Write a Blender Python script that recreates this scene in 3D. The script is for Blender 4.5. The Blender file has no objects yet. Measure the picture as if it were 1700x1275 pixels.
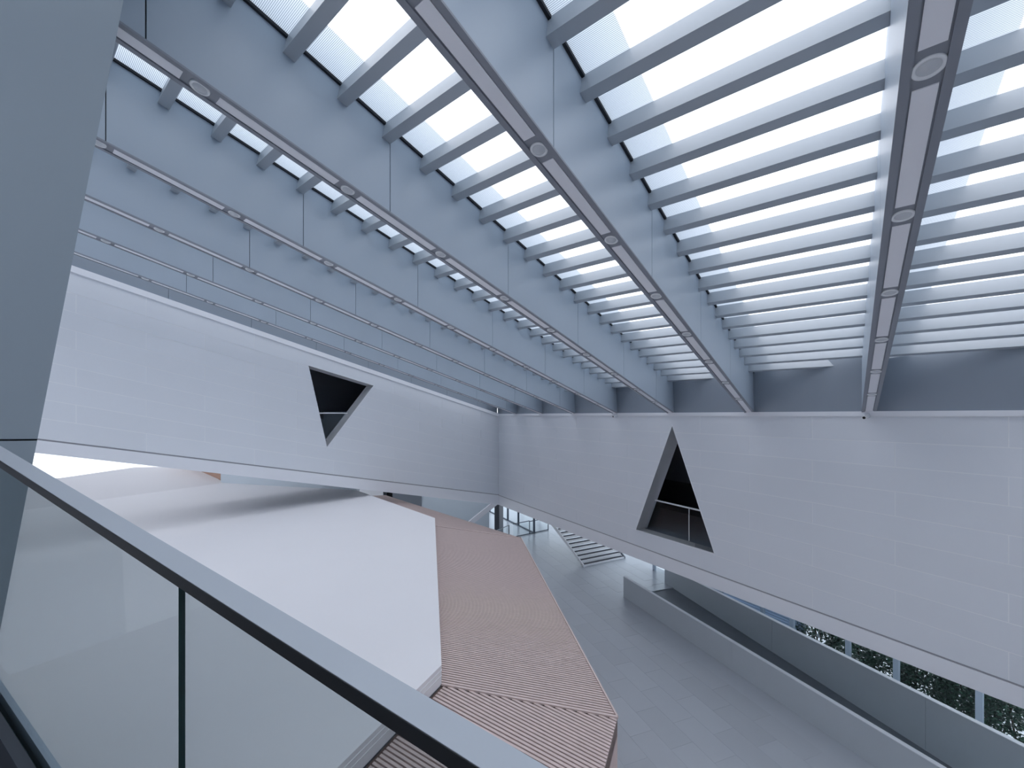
import bpy, math, random
from mathutils import Vector, Matrix
random.seed(7)
sc = bpy.context.scene
C = sc.collection

# ------------------------------------------------------------------ camera
F, CX, HY, EYE = 695.0, 850.0, 689.5, 9.0          # focal length in pixels, principal column, horizon row, eye height
cam_d = bpy.data.cameras.new('camera'); cam = bpy.data.objects.new('camera', cam_d); C.objects.link(cam)
cam.location = (0, 0, EYE); cam.rotation_euler = (math.pi/2, 0, 0)
cam_d.sensor_width = 36.0; cam_d.lens = F/1700*36; cam_d.shift_y = (HY-637.5)/1700
cam_d.clip_start = 0.02; cam_d.clip_end = 500
sc.camera = cam

# ------------------------------------------------------------------ sky, sun, exposure
world = bpy.data.worlds.new('sky'); sc.world = world; world.use_nodes = True
nt = world.node_tree; nt.nodes.clear()
wo = nt.nodes.new('ShaderNodeOutputWorld'); wb = nt.nodes.new('ShaderNodeBackground')
sky = nt.nodes.new('ShaderNodeTexSky'); sky.sky_type = 'NISHITA'; sky.sun_disc = False
sky.sun_elevation = math.radians(50); sky.sun_rotation = math.radians(-90); sky.air_density = 1.0; sky.dust_density = 3.0
mixw = nt.nodes.new('ShaderNodeMix'); mixw.data_type = 'RGBA'; mixw.inputs[0].default_value = 0.55
mixw.inputs[7].default_value = (7.9, 8.8, 9.6, 1)            # thin white haze over the blue
nt.links.new(sky.outputs[0], mixw.inputs[6]); nt.links.new(mixw.outputs[2], wb.inputs[0])
wb.inputs[1].default_value = 0.30
nt.links.new(wb.outputs[0], wo.inputs[0])
sun_d = bpy.data.lights.new('sun', 'SUN'); sun_d.energy = 9.0; sun_d.angle = math.radians(0.6); sun_d.color = (1.0, 0.962, 0.945)
sun = bpy.data.objects.new('sun', sun_d); C.objects.link(sun)
sun.rotation_euler = Vector((0.80, 0.05, -0.95)).to_track_quat('-Z', 'Y').to_euler()
vs = sc.view_settings
vs.view_transform = 'Standard'; vs.look = 'None'; vs.exposure = -0.36; vs.gamma = 1.0; vs.use_curve_mapping = False
sc.cycles.max_bounces = 10; sc.cycles.diffuse_bounces = 6; sc.cycles.glossy_bounces = 4
sc.cycles.transmission_bounces = 8; sc.cycles.transparent_max_bounces = 16
sc.cycles.caustics_reflective = False; sc.cycles.caustics_refractive = False
sc.cycles.sample_clamp_indirect = 6.0

# ------------------------------------------------------------------ materials
def mat(name, col, rough=0.5, noise=0.0, nscale=3.0, metal=0.0, spec=0.5, bump=0.0, rnd=0.0, rnoise=0.0):
    m = bpy.data.materials.new(name); m.use_nodes = True
    t = m.node_tree; b = t.nodes['Principled BSDF']
    b.inputs['Base Color'].default_value = (*col, 1); b.inputs['Roughness'].default_value = rough
    b.inputs['Metallic'].default_value = metal; b.inputs['Specular IOR Level'].default_value = spec
    src = None
    if noise or bump or rnoise:
        tc = t.nodes.new('ShaderNodeTexCoord'); n = t.nodes.new('ShaderNodeTexNoise')
        geo = t.nodes.new('ShaderNodeNewGeometry')
        n.inputs['Scale'].default_value = nscale; n.inputs['Detail'].default_value = 6
        t.links.new(geo.outputs['Position'], n.inputs['Vector'])
    val = None
    if noise:
        mr = t.nodes.new('ShaderNodeMapRange'); mr.inputs[1].default_value = 0.15; mr.inputs[2].default_value = 0.85
        mr.inputs[3].default_value = 1-noise; mr.inputs[4].default_value = 1+noise
        t.links.new(n.outputs['Fac'], mr.inputs[0]); val = mr.outputs[0]
    if rnd:
        oi = t.nodes.new('ShaderNodeObjectInfo'); mr2 = t.nodes.new('ShaderNodeMapRange')
        mr2.inputs[3].default_value = 1-rnd; mr2.inputs[4].default_value = 1+rnd
        t.links.new(oi.outputs['Random'], mr2.inputs[0])
        if val is None: val = mr2.outputs[0]
        else:
            mu = t.nodes.new('ShaderNodeMath'); mu.operation = 'MULTIPLY'
            t.links.new(val, mu.inputs[0]); t.links.new(mr2.outputs[0], mu.inputs[1]); val = mu.outputs[0]
    if val is not None:
        vm = t.nodes.new('ShaderNodeVectorMath'); vm.operation = 'SCALE'; vm.inputs[0].default_value = col
        t.links.new(val, vm.inputs['Scale']); t.links.new(vm.outputs[0], b.inputs['Base Color'])
    if rnoise:
        mr3 = t.nodes.new('ShaderNodeMapRange'); mr3.inputs[1].default_value = 0.3; mr3.inputs[2].default_value = 0.7
        mr3.inputs[3].default_value = max(0.02, rough-rnoise); mr3.inputs[4].default_value = rough+rnoise
        t.links.new(n.outputs['Fac'], mr3.inputs[0]); t.links.new(mr3.outputs[0], b.inputs['Roughness'])
    if bump:
        bp = t.nodes.new('ShaderNodeBump'); bp.inputs['Strength'].default_value = bump; bp.inputs['Distance'].default_value = 0.01
        t.links.new(n.outputs['Fac'], bp.inputs['Height']); t.links.new(bp.outputs[0], b.inputs['Normal'])
    return m

def glass_mat(name, tint, refl=1.0, base=0.04):
    m = bpy.data.materials.new(name); m.use_nodes = True; t = m.node_tree; t.nodes.clear()
    o = t.nodes.new('ShaderNodeOutputMaterial'); mx = t.nodes.new('ShaderNodeMixShader')
    tr = t.nodes.new('ShaderNodeBsdfTransparent'); tr.inputs[0].default_value = (*tint, 1)
    gl = t.nodes.new('ShaderNodeBsdfGlossy'); gl.inputs['Roughness'].default_value = 0.02
    fr = t.nodes.new('ShaderNodeFresnel'); fr.inputs[0].default_value = 1.5
    mu = t.nodes.new('ShaderNodeMath'); mu.operation = 'MULTIPLY'; mu.inputs[1].default_value = refl
    gm = t.nodes.new('ShaderNodeNewGeometry'); fb = t.nodes.new('ShaderNodeMath'); fb.operation = 'SUBTRACT'; fb.inputs[0].default_value = 1.0
    m2 = t.nodes.new('ShaderNodeMath'); m2.operation = 'MULTIPLY'
    t.links.new(gm.outputs['Backfacing'], fb.inputs[1]); t.links.new(fb.outputs[0], m2.inputs[1])     # only the outer faces reflect
    t.links.new(fr.outputs[0], mu.inputs[0]); t.links.new(mu.outputs[0], m2.inputs[0]); t.links.new(m2.outputs[0], mx.inputs[0])
    t.links.new(tr.outputs[0], mx.inputs[1]); t.links.new(gl.outputs[0], mx.inputs[2]); t.links.new(mx.outputs[0], o.inputs[0])
    return m

def skylight_mat():
    m = bpy.data.materials.new('ribbed_polycarbonate'); m.use_nodes = True; t = m.node_tree; t.nodes.clear()
    o = t.nodes.new('ShaderNodeOutputMaterial'); mx = t.nodes.new('ShaderNodeMixShader'); mx.inputs[0].default_value = 0.9
    tl = t.nodes.new('ShaderNodeBsdfTranslucent'); df = t.nodes.new('ShaderNodeBsdfDiffuse')
    df.inputs[0].default_value = (0.75, 0.78, 0.82, 1)
    tc = t.nodes.new('ShaderNodeTexCoord'); sp = t.nodes.new('ShaderNodeSeparateXYZ')
    t.links.new(tc.outputs['Object'], sp.inputs[0])
    a = t.nodes.new('ShaderNodeMath'); a.operation = 'MULTIPLY'; a.inputs[1].default_value = 1/0.0165
    fr = t.nodes.new('ShaderNodeMath'); fr.operation = 'FRACT'
    t.links.new(sp.outputs['X'], a.inputs[0]); t.links.new(a.outputs[0], fr.inputs[0])
    cr = t.nodes.new('ShaderNodeValToRGB'); e = cr.color_ramp.elements
    e[0].position = 0.0; e[0].color = (0.36, 0.38, 0.42, 1); e[1].position = 0.42; e[1].color = (0.93, 0.94, 0.96, 1)
    x = e.new(0.28); x.color = (0.40, 0.42, 0.46, 1)
    t.links.new(fr.outputs[0], cr.inputs[0]); t.links.new(cr.outputs[0], tl.inputs[0])
    t.links.new(df.outputs[0], mx.inputs[1]); t.links.new(tl.outputs[0], mx.inputs[2]); t.links.new(mx.outputs[0], o.inputs[0])
    return m

M = {
 'web':    mat('beam_metal', (0.40, 0.47, 0.545), 0.38, 0.04, 0.8, spec=0.5),
 'seam':   mat('seam_dark', (0.035, 0.042, 0.055), 0.7),
 'soffit': mat('soffit_frame_metal', (0.27, 0.29, 0.33), 0.5),
 'infill': mat('soffit_infill', (0.90, 0.91, 0.95), 0.55, 0.02, 2),
 'joist':  mat('joist_metal', (0.47, 0.51, 0.55), 0.40),
 'seal':   mat('black_seal', (0.012, 0.014, 0.02), 0.6),
 'fascia': mat('end_panel_metal', (0.29, 0.335, 0.39), 0.42, 0.04, 0.7),
 'sky':    skylight_mat(),
 'panel':  mat('wall_panel', (0.80, 0.83, 0.872), 0.55, 0.015, 0.6, rnd=0.010),
 'joint':  mat('wall_joint', (0.90, 0.92, 0.94), 0.7),
 'trim':   mat('white_trim', (0.88, 0.895, 0.93), 0.5, 0.01, 2),
 'gap':    mat('shadow_gap', (0.42, 0.42, 0.45), 0.8),
 'plaster':mat('white_plaster', (0.785, 0.775, 0.795), 0.7, 0.012, 0.6),
 'pale':   mat('pale_blue_wall', (0.71, 0.79, 0.85), 0.6, 0.02, 0.8),
 'floor':  mat('stone_floor', (0.43, 0.46, 0.50), 0.28, 0.03, 0.5, rnd=0.04),
 'grout':  mat('floor_grout', (0.40, 0.43, 0.47), 0.7),
 'slat':   mat('timber_slat', (0.62, 0.50, 0.47), 0.6, 0.06, 9),
 'timber': mat('timber_board', (0.58, 0.45, 0.42), 0.6, 0.05, 5),
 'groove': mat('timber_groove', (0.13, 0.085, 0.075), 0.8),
 'oak':    mat('orange_timber', (0.52, 0.33, 0.25), 0.6, 0.05, 5),
 'concrete': mat('grey_parapet', (0.53, 0.58, 0.615), 0.55, 0.03, 1.2),
 'cap':    mat('parapet_cap', (0.74, 0.765, 0.80), 0.45),
 'ramp':   mat('ramp_floor', (0.16, 0.18, 0.205), 0.5, 0.05, 2),
 'rail':   mat('satin_handrail', (0.36, 0.395, 0.44), 0.42, metal=0.0, noise=0.02, nscale=4),
 'black':  mat('plain_black', (0.006, 0.007, 0.009), 0.5),
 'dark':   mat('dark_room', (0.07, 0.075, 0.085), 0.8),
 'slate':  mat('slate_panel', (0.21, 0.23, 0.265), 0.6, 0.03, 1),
 'pillar': mat('grey_pillar', (0.31, 0.37, 0.415), 0.6, 0.02, 0.6),
 'glass':  glass_mat('clear_glass', (0.95, 0.97, 0.975), 1.0),
 'guard':  glass_mat('balustrade_glass', (0.755, 0.785, 0.79), 1.0),
 'gedge':  mat('glass_edge', (0.02, 0.05, 0.05), 0.25),
 'lamp':   mat('downlight_glass', (0.62, 0.65, 0.68), 0.3),
 'ring':   mat('downlight_ring', (0.86, 0.885, 0.90), 0.4),
 'white':  mat('white_steel', (0.90, 0.92, 0.94), 0.4),
 'tread':  mat('tread_top', (0.10, 0.105, 0.12), 0.9, spec=0.1),
 'mullion':mat('dark_mullion', (0.035, 0.055, 0.09), 0.5),
 'alu':    mat('pale_mullion', (0.50, 0.58, 0.68), 0.45),
 'louvre': mat('blue_grey_louvre', (0.58, 0.68, 0.84), 0.55),
 'ground': mat('outdoor_paving', (0.74, 0.75, 0.76), 0.8, 0.08, 1.5),
 'leaf':   mat('shrub_leaf', (0.06, 0.135, 0.085), 0.3, 0.5, 7, rnd=0.2),
 'stem':   mat('shrub_stem', (0.09, 0.06, 0.04), 0.8),
}

# ------------------------------------------------------------------ helpers
def tag(o, label=None, cat=None, group=None, kind=None):
    if label: o['label'] = label
    if cat: o['category'] = cat
    if group: o['group'] = group
    if kind: o['kind'] = kind
    return o
WORLD = {}
def put(o, mw, parent=None):
    """place an object with world matrix mw, as a child of parent"""
    C.objects.link(o); WORLD[o.name] = mw.copy()
    if parent is None: o.matrix_basis = mw
    else:
        o.parent = parent; o.matrix_parent_inverse = Matrix.Identity(4)
        o.matrix_basis = WORLD[parent.name].inverted() @ mw
    return o
def empty(name, loc):
    o = bpy.data.objects.new(name, None); o.empty_display_size = 0.2
    return put(o, Matrix.Translation(Vector(loc)))
def mesh(name, verts, faces, mats, fmat=None, smooth=False):
    me = bpy.data.meshes.new(name); me.from_pydata([tuple(v) for v in verts], [], faces)
    for m in (mats if isinstance(mats, (list, tuple)) else [mats]): me.materials.append(m)
    if fmat: me.polygons.foreach_set('material_index', fmat)
    if smooth: me.polygons.foreach_set('use_smooth', [True]*len(me.polygons))
    me.update(); return me
def mk(name, verts, faces, m, parent=None, fmat=None, smooth=False, basis=None):
    """mesh from world-space vertices, origin at its centre; basis = 3x3 local axes"""
    verts = [Vector(v) for v in verts]
    c = Vector([(min(v[i] for v in verts)+max(v[i] for v in verts))/2 for i in range(3)])
    mw = Matrix.Translation(c) @ (basis.to_4x4() if basis else Matrix.Identity(4)); inv = mw.inverted()
    me = mesh(name, [inv @ v for v in verts], faces, m, fmat, smooth)
    return put(bpy.data.objects.new(name, me), mw, parent)
BOXF = [(0,3,2,1),(4,5,6,7),(0,1,5,4),(1,2,6,5),(2,3,7,6),(3,0,4,7)]
def hexa(name, p, m, parent=None, **k):          # p: 4 bottom + 4 top corners, counter-clockwise from above
    return mk(name, p, BOXF, m, parent, **k)
def prism_v(poly, f, d0, d1):
    n = len(poly)
    v = [f(a, b, d0) for a, b in poly] + [f(a, b, d1) for a, b in poly]
    fc = [tuple(range(n-1, -1, -1)), tuple(range(n, 2*n))] + [(i, (i+1) % n, n+(i+1) % n, n+i) for i in range(n)]
    return v, fc
def prisms(name, polys, f, d0, d1, m, parent=None):
    V, Fc = [], []
    for p in polys:
        v, fc = prism_v(p, f, d0, d1); k = len(V); V += v; Fc += [tuple(i+k for i in q) for q in fc]
    return mk(name, V, Fc, m, parent)
def bar(name, p, q, w, h, m, parent=None, up=Vector((0, 0, 1)), **k):    # a square bar from p to q
    p, q = Vector(p), Vector(q); d = (q-p).normalized(); s = d.cross(up).normalized(); t = s.cross(d).normalized()
    cs = [(-1, -1), (1, -1), (1, 1), (-1, 1)]
    V = [p + s*(a*w/2) + t*(b*h/2) for a, b in cs] + [q + s*(a*w/2) + t*(b*h/2) for a, b in cs]
    return mk(name, V, [(0,1,2,3),(7,6,5,4),(0,4,5,1),(1,5,6,2),(2,6,7,3),(3,7,4,0)], m, parent, **k)
def tube(name, p, q, r, m, parent=None, n=10):
    p, q = Vector(p), Vector(q); d = (q-p).normalized(); s = d.orthogonal().normalized(); t = d.cross(s)
    V = [c + (s*math.cos(2*math.pi*i/n)+t*math.sin(2*math.pi*i/n))*r for c in (p, q) for i in range(n)]
    Fc = [tuple(range(n-1, -1, -1)), tuple(range(n, 2*n))] + [(i, (i+1) % n, n+(i+1) % n, n+i) for i in range(n)]
    return mk(name, V, Fc, m, parent)
def clip(poly, a, b, c):                          # keep a*x+b*y >= c
    out = []
    for i, p in enumerate(poly):
        q = poly[(i+1) % len(poly)]; dp = a*p[0]+b*p[1]-c; dq = a*q[0]+b*q[1]-c
        if dp >= 0: out.append(p)
        if dp*dq < 0:
            s = dp/(dp-dq); out.append((p[0]+s*(q[0]-p[0]), p[1]+s*(q[1]-p[1])))
    return out
def area(p): return abs(sum(p[i][0]*p[(i+1) % len(p)][1]-p[(i+1) % len(p)][0]*p[i][1] for i in range(len(p))))/2
def minus_tri(poly, tri):                         # convex polygon minus a triangle, as convex pieces
    cx = sum(p[0] for p in tri)/3; cy = sum(p[1] for p in tri)/3; out = []; cur = poly
    for i in range(3):
        p, q = tri[i], tri[(i+1) % 3]; a, b = q[1]-p[1], p[0]-q[0]; c = a*p[0]+b*p[1]
        if a*cx+b*cy < c: a, b, c = -a, -b, -c
        o = clip(cur, -a, -b, -c)
        if len(o) > 2 and area(o) > 1e-4: out.append(o)
        cur = clip(cur, a, b, c)
        if len(cur) < 3: break
    return out
def pix(px, py, z=None, Y=None):                  # the point of the place seen at a pixel, at height z or depth Y
    r = Vector(((px-CX)/F, 1.0, -(py-HY)/F))
    s = Y if Y is not None else (z-EYE)/r.z
    return Vector((0, 0, EYE)) + r*s
def proj(P):
    d = Vector(P)-Vector((0, 0, EYE))
    return (CX+F*d.x/d.y, HY-F*d.z/d.y) if d.y > 0.05 else None
def seen(P, m=60):
    q = proj(P); return q is not None and -m < q[0] < 1700+m and -m < q[1] < 1275+m
ORD = ['zeroth','first','second','third','fourth','fifth','sixth','seventh','eighth','ninth','tenth','eleventh','twelfth','thirteenth','fourteenth']

# ------------------------------------------------------------------ frames of the building
U = Vector((557, 695, 0)).normalized()            # along the roof beams, towards the far wall
J = Vector((U.y, -U.x, 0))                        # across the beams, to the right
SL = 198.5/math.hypot(557, 695)                   # the beams fall this much per metre
WD = Vector((-370, 695, 0)).normalized()          # along the far wall, to its left end
WN = Vector((WD.y, -WD.x, 0))                     # out of the room through the far wall
W0 = 9883.0
CORNER = Vector(((828-CX)/F*W0/348, W0/348, 0))
def AW(B): return 13.663-0.43*B                   # where the far wall cuts a line along the beams
TOP = EYE+0.1
def ROOF(A, B, v=0.0):                            # a point v above the plane of the beam soffits
    P = U*A + J*B; P.z = TOP + SL*(AW(B)-A) + v; return P
def LEV(A, B, z):
    P = U*A + J*B; P.z = z; return P
def RW(t, z, d=0.0):                              # far (right-hand) wall: t from the corner, z about the eye
    P = CORNER - WD*t + WN*d; P.z = EYE+z; return P
def LW(t, v, d=0.0):                              # left wall: t from the corner, v about its sloping top
    P = CORNER - U*t - J*d; P.z = TOP + SL*t + v; return P
BEAM_B = {k: 0.41-2.775*k for k in range(-2, 7)}
LW_B = CORNER.dot(J); LW_A = CORNER.dot(U)

# ================================================================== THE SETTING
# ---------------- floor
RA = pix(1035, 990, z=0); RA2 = Vector((8.2, 22.5, 0)); RD = (pix(1456, 1275, z=0)-RA).normalized(); RNs = Vector((-RD.y, RD.x, 0)); RNs = RNs if RNs.x > 0 else -RNs
RWID = (RA2-RA).dot(RNs)
def RP(s, n, z):                                  # ramp frame: s along it from its mouth, n across from the inner parapet face
    P = RA + RD*s + RNs*n; P.z = z; return P
RS0 = (RA2-RA).dot(RD)
floor = empty('floor', (0, 10, 0)); tag(floor, kind='structure')
def slab(name, pts, z0, z1, m, parent=None):
    n = len(pts); V = [(p[0], p[1], z0) for p in pts]+[(p[0], p[1], z1) for p in pts]
    Fc = [tuple(range(n-1,-1,-1)), tuple(range(n,2*n))]+[(i,(i+1)%n,n+(i+1)%n,n+i) for i in range(n)]
    return mk(name, V, Fc, m, parent)
a0 = RP(0, 0, 0); a1 = RP(0, RWID+0.15, 0); b0 = RP(24, 0, 0); b1 = RP(24, RWID+0.15, 0)
slab('bed', [RP(24,0,0), RP(0,0,0), RP(-30,0,0), (-32,44,0), (-32,-9,0)], -0.3, -0.004, M['floor'], floor)
slab('bed', [RP(0,0,0), RP(0,4.3,0), RP(-16,4.3,0), RP(-30,0,0)], -0.3, -0.004, M['floor'], floor)
TS = 1.5
tme = mesh('floor_tile', [(x*(TS-0.005)/2, y*(TS/2-0.005)/2, z) for z in (-0.02, 0) for x, y in ((-1,-1),(1,-1),(1,1),(-1,1))], BOXF, M['floor'])
tiles = []
for i in range(-4, 34):
    for k in range(-30, 40):
        s = -14 + i*TS + (k % 2)*TS/2; n = k*TS/2
        P = RP(s, n-0.39, 0)
        if n > -0.1 and s > -0.75: continue
        if n > 4.3: continue
        if not seen(P, 120): continue
        tiles.append(P)
def hidden(P):                                     # under the timber pavilion
    return P.x < 1.4 and P.y < 15.5 and (P.x - 0.354) < (16.4-P.y)*0.137
tiles = [P for P in tiles if not hidden(P) and P.y < 34.5 and P.x > -7]
tiles.sort(key=lambda P: P.y)
rotT = Matrix(((RD.x, RNs.x, 0), (RD.y, RNs.y, 0), (0, 0, 1))).to_4x4()
for P in tiles[:300]:
    put(bpy.data.objects.new('floor_tile', tme), Matrix.Translation(P) @ rotT, floor)
print('tiles', len(tiles))
ground = slab('ground', [(-400,-400,0),(400,-400,0),(400,500,0),(-400,500,0)], -3.2, -2.6, M['ground']); tag(ground, kind='structure')

# ---------------- walls clad with panels
def panel_wall(wall, f, tmax, v0, rows, foot, joints, length, tri, thick):
    base = minus_tri([(-0.02, v0), (tmax, v0), (tmax, foot[1]), (-0.02, foot[0])], tri)
    prisms('backing', base, f, 0.005, thick, M['joint'], wall)
    g = 0.009
    fa, fb_ = foot; fs = (fb_-fa)/tmax                # the cladding ends on this sloping line
    for r in range(len(rows)-1):
        js = [j for j in [joints[r % 2]+length*i for i in range(-9, 10)] if 0.3 < j < tmax-0.3]
        ts = [0.0]+sorted(js)+[tmax]
        for a, b in zip(ts, ts[1:]):
            rect = [(a+g, rows[r]-g), (b-g, rows[r]-g), (b-g, rows[r+1]+g), (a+g, rows[r+1]+g)]
            rect = clip(rect, -fs, 1.0, fa)
            if len(rect) < 3: continue
            ps = minus_tri(rect, tri)
            if ps: prisms('panel', ps, f, 0.0, 0.03, M['panel'], wall)
wall_right = empty('wall_right', RW(14, -9)); tag(wall_right, kind='structure')
TRI_R = [(14.57, -0.40), (12.74, -4.68), (16.31, -4.62)]
rr = [-0.02, -0.64]+[-0.64-0.577*i for i in range(1, 8)]+[-5.42]
panel_wall(wall_right, RW, 28.0, -0.02, rr, (-5.40, -5.21), (1.68, 3.44), 3.52, TRI_R, 0.45)
wall_left = empty('wall_left', LW(12, -9)); tag(wall_left, kind='structure')
TRI_L = [(12.85, -0.78), (9.62, -0.76), (12.01, -4.21)]
lr = [-0.16, -0.84]+[-0.84-0.5645*i for i in range(1, 8)]+[-5.49]
panel_wall(wall_left, LW, 27.0, -0.16, lr, (-5.47, -5.37), (1.79, 0.14), 3.30, TRI_L, 0.45)

def trim(name, f, pts, d0, d1, m, parent=None):
    return prisms(name, [pts], f, d0, d1, m, parent)
n_t = [0]
def trim_s(f, pts, d0, d1, m):
    n_t[0] += 1
    return tag(trim('trim_%d' % n_t[0], f, pts, d0, d1, m), kind='structure')
trim_s(RW, [(-0.05, -0.02), (28, -0.02), (28, 0.10), (-0.05, 0.10)], -0.05, 0.45, M['trim'])
trim_s(LW, [(-0.05, -0.20), (27, -0.20), (27, 0.0), (-0.05, 0.0)], -0.05, 0.45, M['trim'])
# shadow gap and the white band under each wall
trim_s(RW, [(0, -5.40), (28, -5.21), (28, -5.26), (0, -5.45)][::-1], 0.03, 0.4, M['gap'])
trim_s(RW, [(-0.02, -5.45), (28, -5.26), (28, -5.60), (-0.02, -6.07)][::-1], 0.0, 0.45, M['trim'])
trim_s(LW, [(-0.02, -5.52), (27, -5.42), (27, -5.72), (-0.02, -6.17)][::-1], 0.0, 0.45, M['trim'])
trim_s(LW, [(0, -5.47), (27, -5.37), (27, -5.42), (0, -5.52)][::-1], 0.03, 0.4, M['gap'])

# ---------------- recesses behind the triangular openings
def recess(wall, f, tri, thick, dark_side=None):
    # the lining strips of the reveal
    for i in range(3):
        p, q = tri[i], tri[(i+1) % 3]; cx = sum(a[0] for a in tri)/3; cy = sum(a[1] for a in tri)/3
        def o(pt, k=0.05): 
            d = Vector((pt[0]-cx, pt[1]-cy)); d = d*(1+k/d.length); return (cx+d.x, cy+d.y)
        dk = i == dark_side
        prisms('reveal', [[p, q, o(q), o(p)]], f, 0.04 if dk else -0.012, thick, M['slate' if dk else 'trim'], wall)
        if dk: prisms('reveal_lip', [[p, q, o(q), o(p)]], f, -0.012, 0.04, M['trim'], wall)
recess(wall_right, RW, TRI_R, 0.62, 1)
recess(wall_left, LW, TRI_L, 0.62)
# dark rooms
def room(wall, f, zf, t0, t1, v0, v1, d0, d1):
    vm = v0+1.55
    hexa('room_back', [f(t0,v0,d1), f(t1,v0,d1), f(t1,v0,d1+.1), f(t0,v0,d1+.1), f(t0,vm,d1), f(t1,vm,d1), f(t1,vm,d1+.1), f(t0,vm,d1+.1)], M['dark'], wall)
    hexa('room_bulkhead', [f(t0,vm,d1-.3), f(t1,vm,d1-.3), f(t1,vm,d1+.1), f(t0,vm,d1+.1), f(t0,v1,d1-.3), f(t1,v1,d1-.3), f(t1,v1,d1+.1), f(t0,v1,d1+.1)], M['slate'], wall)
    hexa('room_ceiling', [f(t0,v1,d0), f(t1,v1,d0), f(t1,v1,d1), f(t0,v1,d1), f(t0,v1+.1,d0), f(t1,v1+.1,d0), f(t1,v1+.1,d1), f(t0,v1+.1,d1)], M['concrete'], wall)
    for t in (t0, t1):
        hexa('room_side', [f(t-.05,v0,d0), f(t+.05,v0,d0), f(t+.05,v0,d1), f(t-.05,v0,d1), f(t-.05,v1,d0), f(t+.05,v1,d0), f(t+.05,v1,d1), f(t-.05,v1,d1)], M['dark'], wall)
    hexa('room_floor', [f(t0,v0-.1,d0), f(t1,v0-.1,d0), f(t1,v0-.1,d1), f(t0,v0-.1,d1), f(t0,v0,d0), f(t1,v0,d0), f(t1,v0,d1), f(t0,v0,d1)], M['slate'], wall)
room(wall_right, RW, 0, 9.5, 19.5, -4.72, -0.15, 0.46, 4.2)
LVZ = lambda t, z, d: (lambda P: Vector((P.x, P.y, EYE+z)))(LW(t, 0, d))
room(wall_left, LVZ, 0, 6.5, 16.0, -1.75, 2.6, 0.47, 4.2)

# ---------------- enclosing walls out of the frame, soffits and rear spaces
def wall_box(name, p, q, z0, z1, th, m, parent=None):
    p, q = Vector((p[0], p[1], 0)), Vector((q[0], q[1], 0)); s = (q-p).normalized(); n = Vector((s.y, -s.x, 0))*th
    V = [Vector((a.x, a.y, z)) for z in (z0, z1) for a in (p, q, q+n, p+n)]
    return mk(name, V, BOXF, m, parent)
BR, AB = 5.96, -8.0
p1 = LEV(AB, BR, 0); p2 = RW(28, 0); p3 = LEV(AB, LW_B-12, 0)
tag(wall_box('wall_side', LEV(AW(BR)+0.3, BR, 0), LEV(AB, BR, 0), -0.3, 14.5, -0.3, M['plaster']), kind='structure')
tag(wall_box('wall_behind', LEV(AB, BR, 0), LEV(AB, LW_B-15.2, 0), -0.3, 18.5, -0.3, M['plaster']), kind='structure')
# slab over the space under the far wall, and its outer roof
def slab_f(name, f, pts, m): return mk(name, [f(*p) for p in pts], BOXF, m)
s1 = slab_f('ceiling_under_far_wall', RW, [(-6,-5.5,.45),(28,-5.5,.45),(28,-5.5,7.5),(-6,-5.5,7.5),(-6,-5.1,.45),(28,-5.1,.45),(28,-5.1,7.5),(-6,-5.1,7.5)], M['plaster']); tag(s1, kind='structure')
s2 = slab_f('ceiling_over_far_rooms', RW, [(-6,0.0,.2),(28,0.0,.2),(28,0.0,7.5),(-6,0.0,7.5),(-6,.1,.2),(28,.1,.2),(28,.1,7.5),(-6,.1,7.5)], M['plaster']); tag(s2, kind='structure')
LP = lambda t, v, d: LW(t, v, d)
# roof over the space behind the left wall: solid strips with added rooflights that brighten the space
s4 = empty('ceiling_over_left_rooms', LP(12, 1.7, 8)); tag(s4, kind='structure')
ds = [.2, 4.4, 6.2, 9.5, 11.3, 15.2]
for q in range(5):
    d0, d1 = ds[q], ds[q+1]
    if q % 2 == 0:
        mk('roof_strip', [LP(*p) for p in [(-8,1.7,d0),(30,1.7,d0),(30,1.7,d1),(-8,1.7,d1),(-8,1.8,d0),(30,1.8,d0),(30,1.8,d1),(-8,1.8,d1)]], BOXF, M['plaster'], s4)
    else:
        mk('added_rooflight', [LP(-8,1.75,d0), LP(30,1.75,d0), LP(30,1.75,d1), LP(-8,1.75,d1)], [(0,1,2,3)], M['sky'], s4)
# metal wall above the left wall, up to the glazing
uw = empty('wall_upper_left', LW(12, 0, .2)); tag(uw, kind='structure')
hexa('backing', [LW(0,-.05,.16), LW(27,-.05,.16), LW(27,-.05,.4), LW(0,-.05,.4), LW(0,1.75,.16), LW(27,1.75,.16), LW(27,1.75,.4), LW(0,1.75,.4)], M['seam'], uw)
SEAM0, SEAMP = 3.43, 2.62
def seams(a0, a1, k=1):
    xs = [SEAM0+0.083*(k-1)+SEAMP*i for i in range(-12, 12)]
    return [a0]+[x for x in xs if a0+0.3 < x < a1-0.3]+[a1]
sa = seams(AB, LW_A, 7)
for a, b in zip(sa, sa[1:]):
    t0, t1 = LW_A-a-0.005, LW_A-b+0.005
    hexa('web_panel', [LW(t0,-.04,.14), LW(t1,-.04,.14), LW(t1,-.04,.18), LW(t0,-.04,.18), LW(t0,1.7,.14), LW(t1,1.7,.14), LW(t1,1.7,.18), LW(t0,1.7,.18)], M['fascia'], uw)  # darker than the beam webs: shade under the last bay put into the colour

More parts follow.
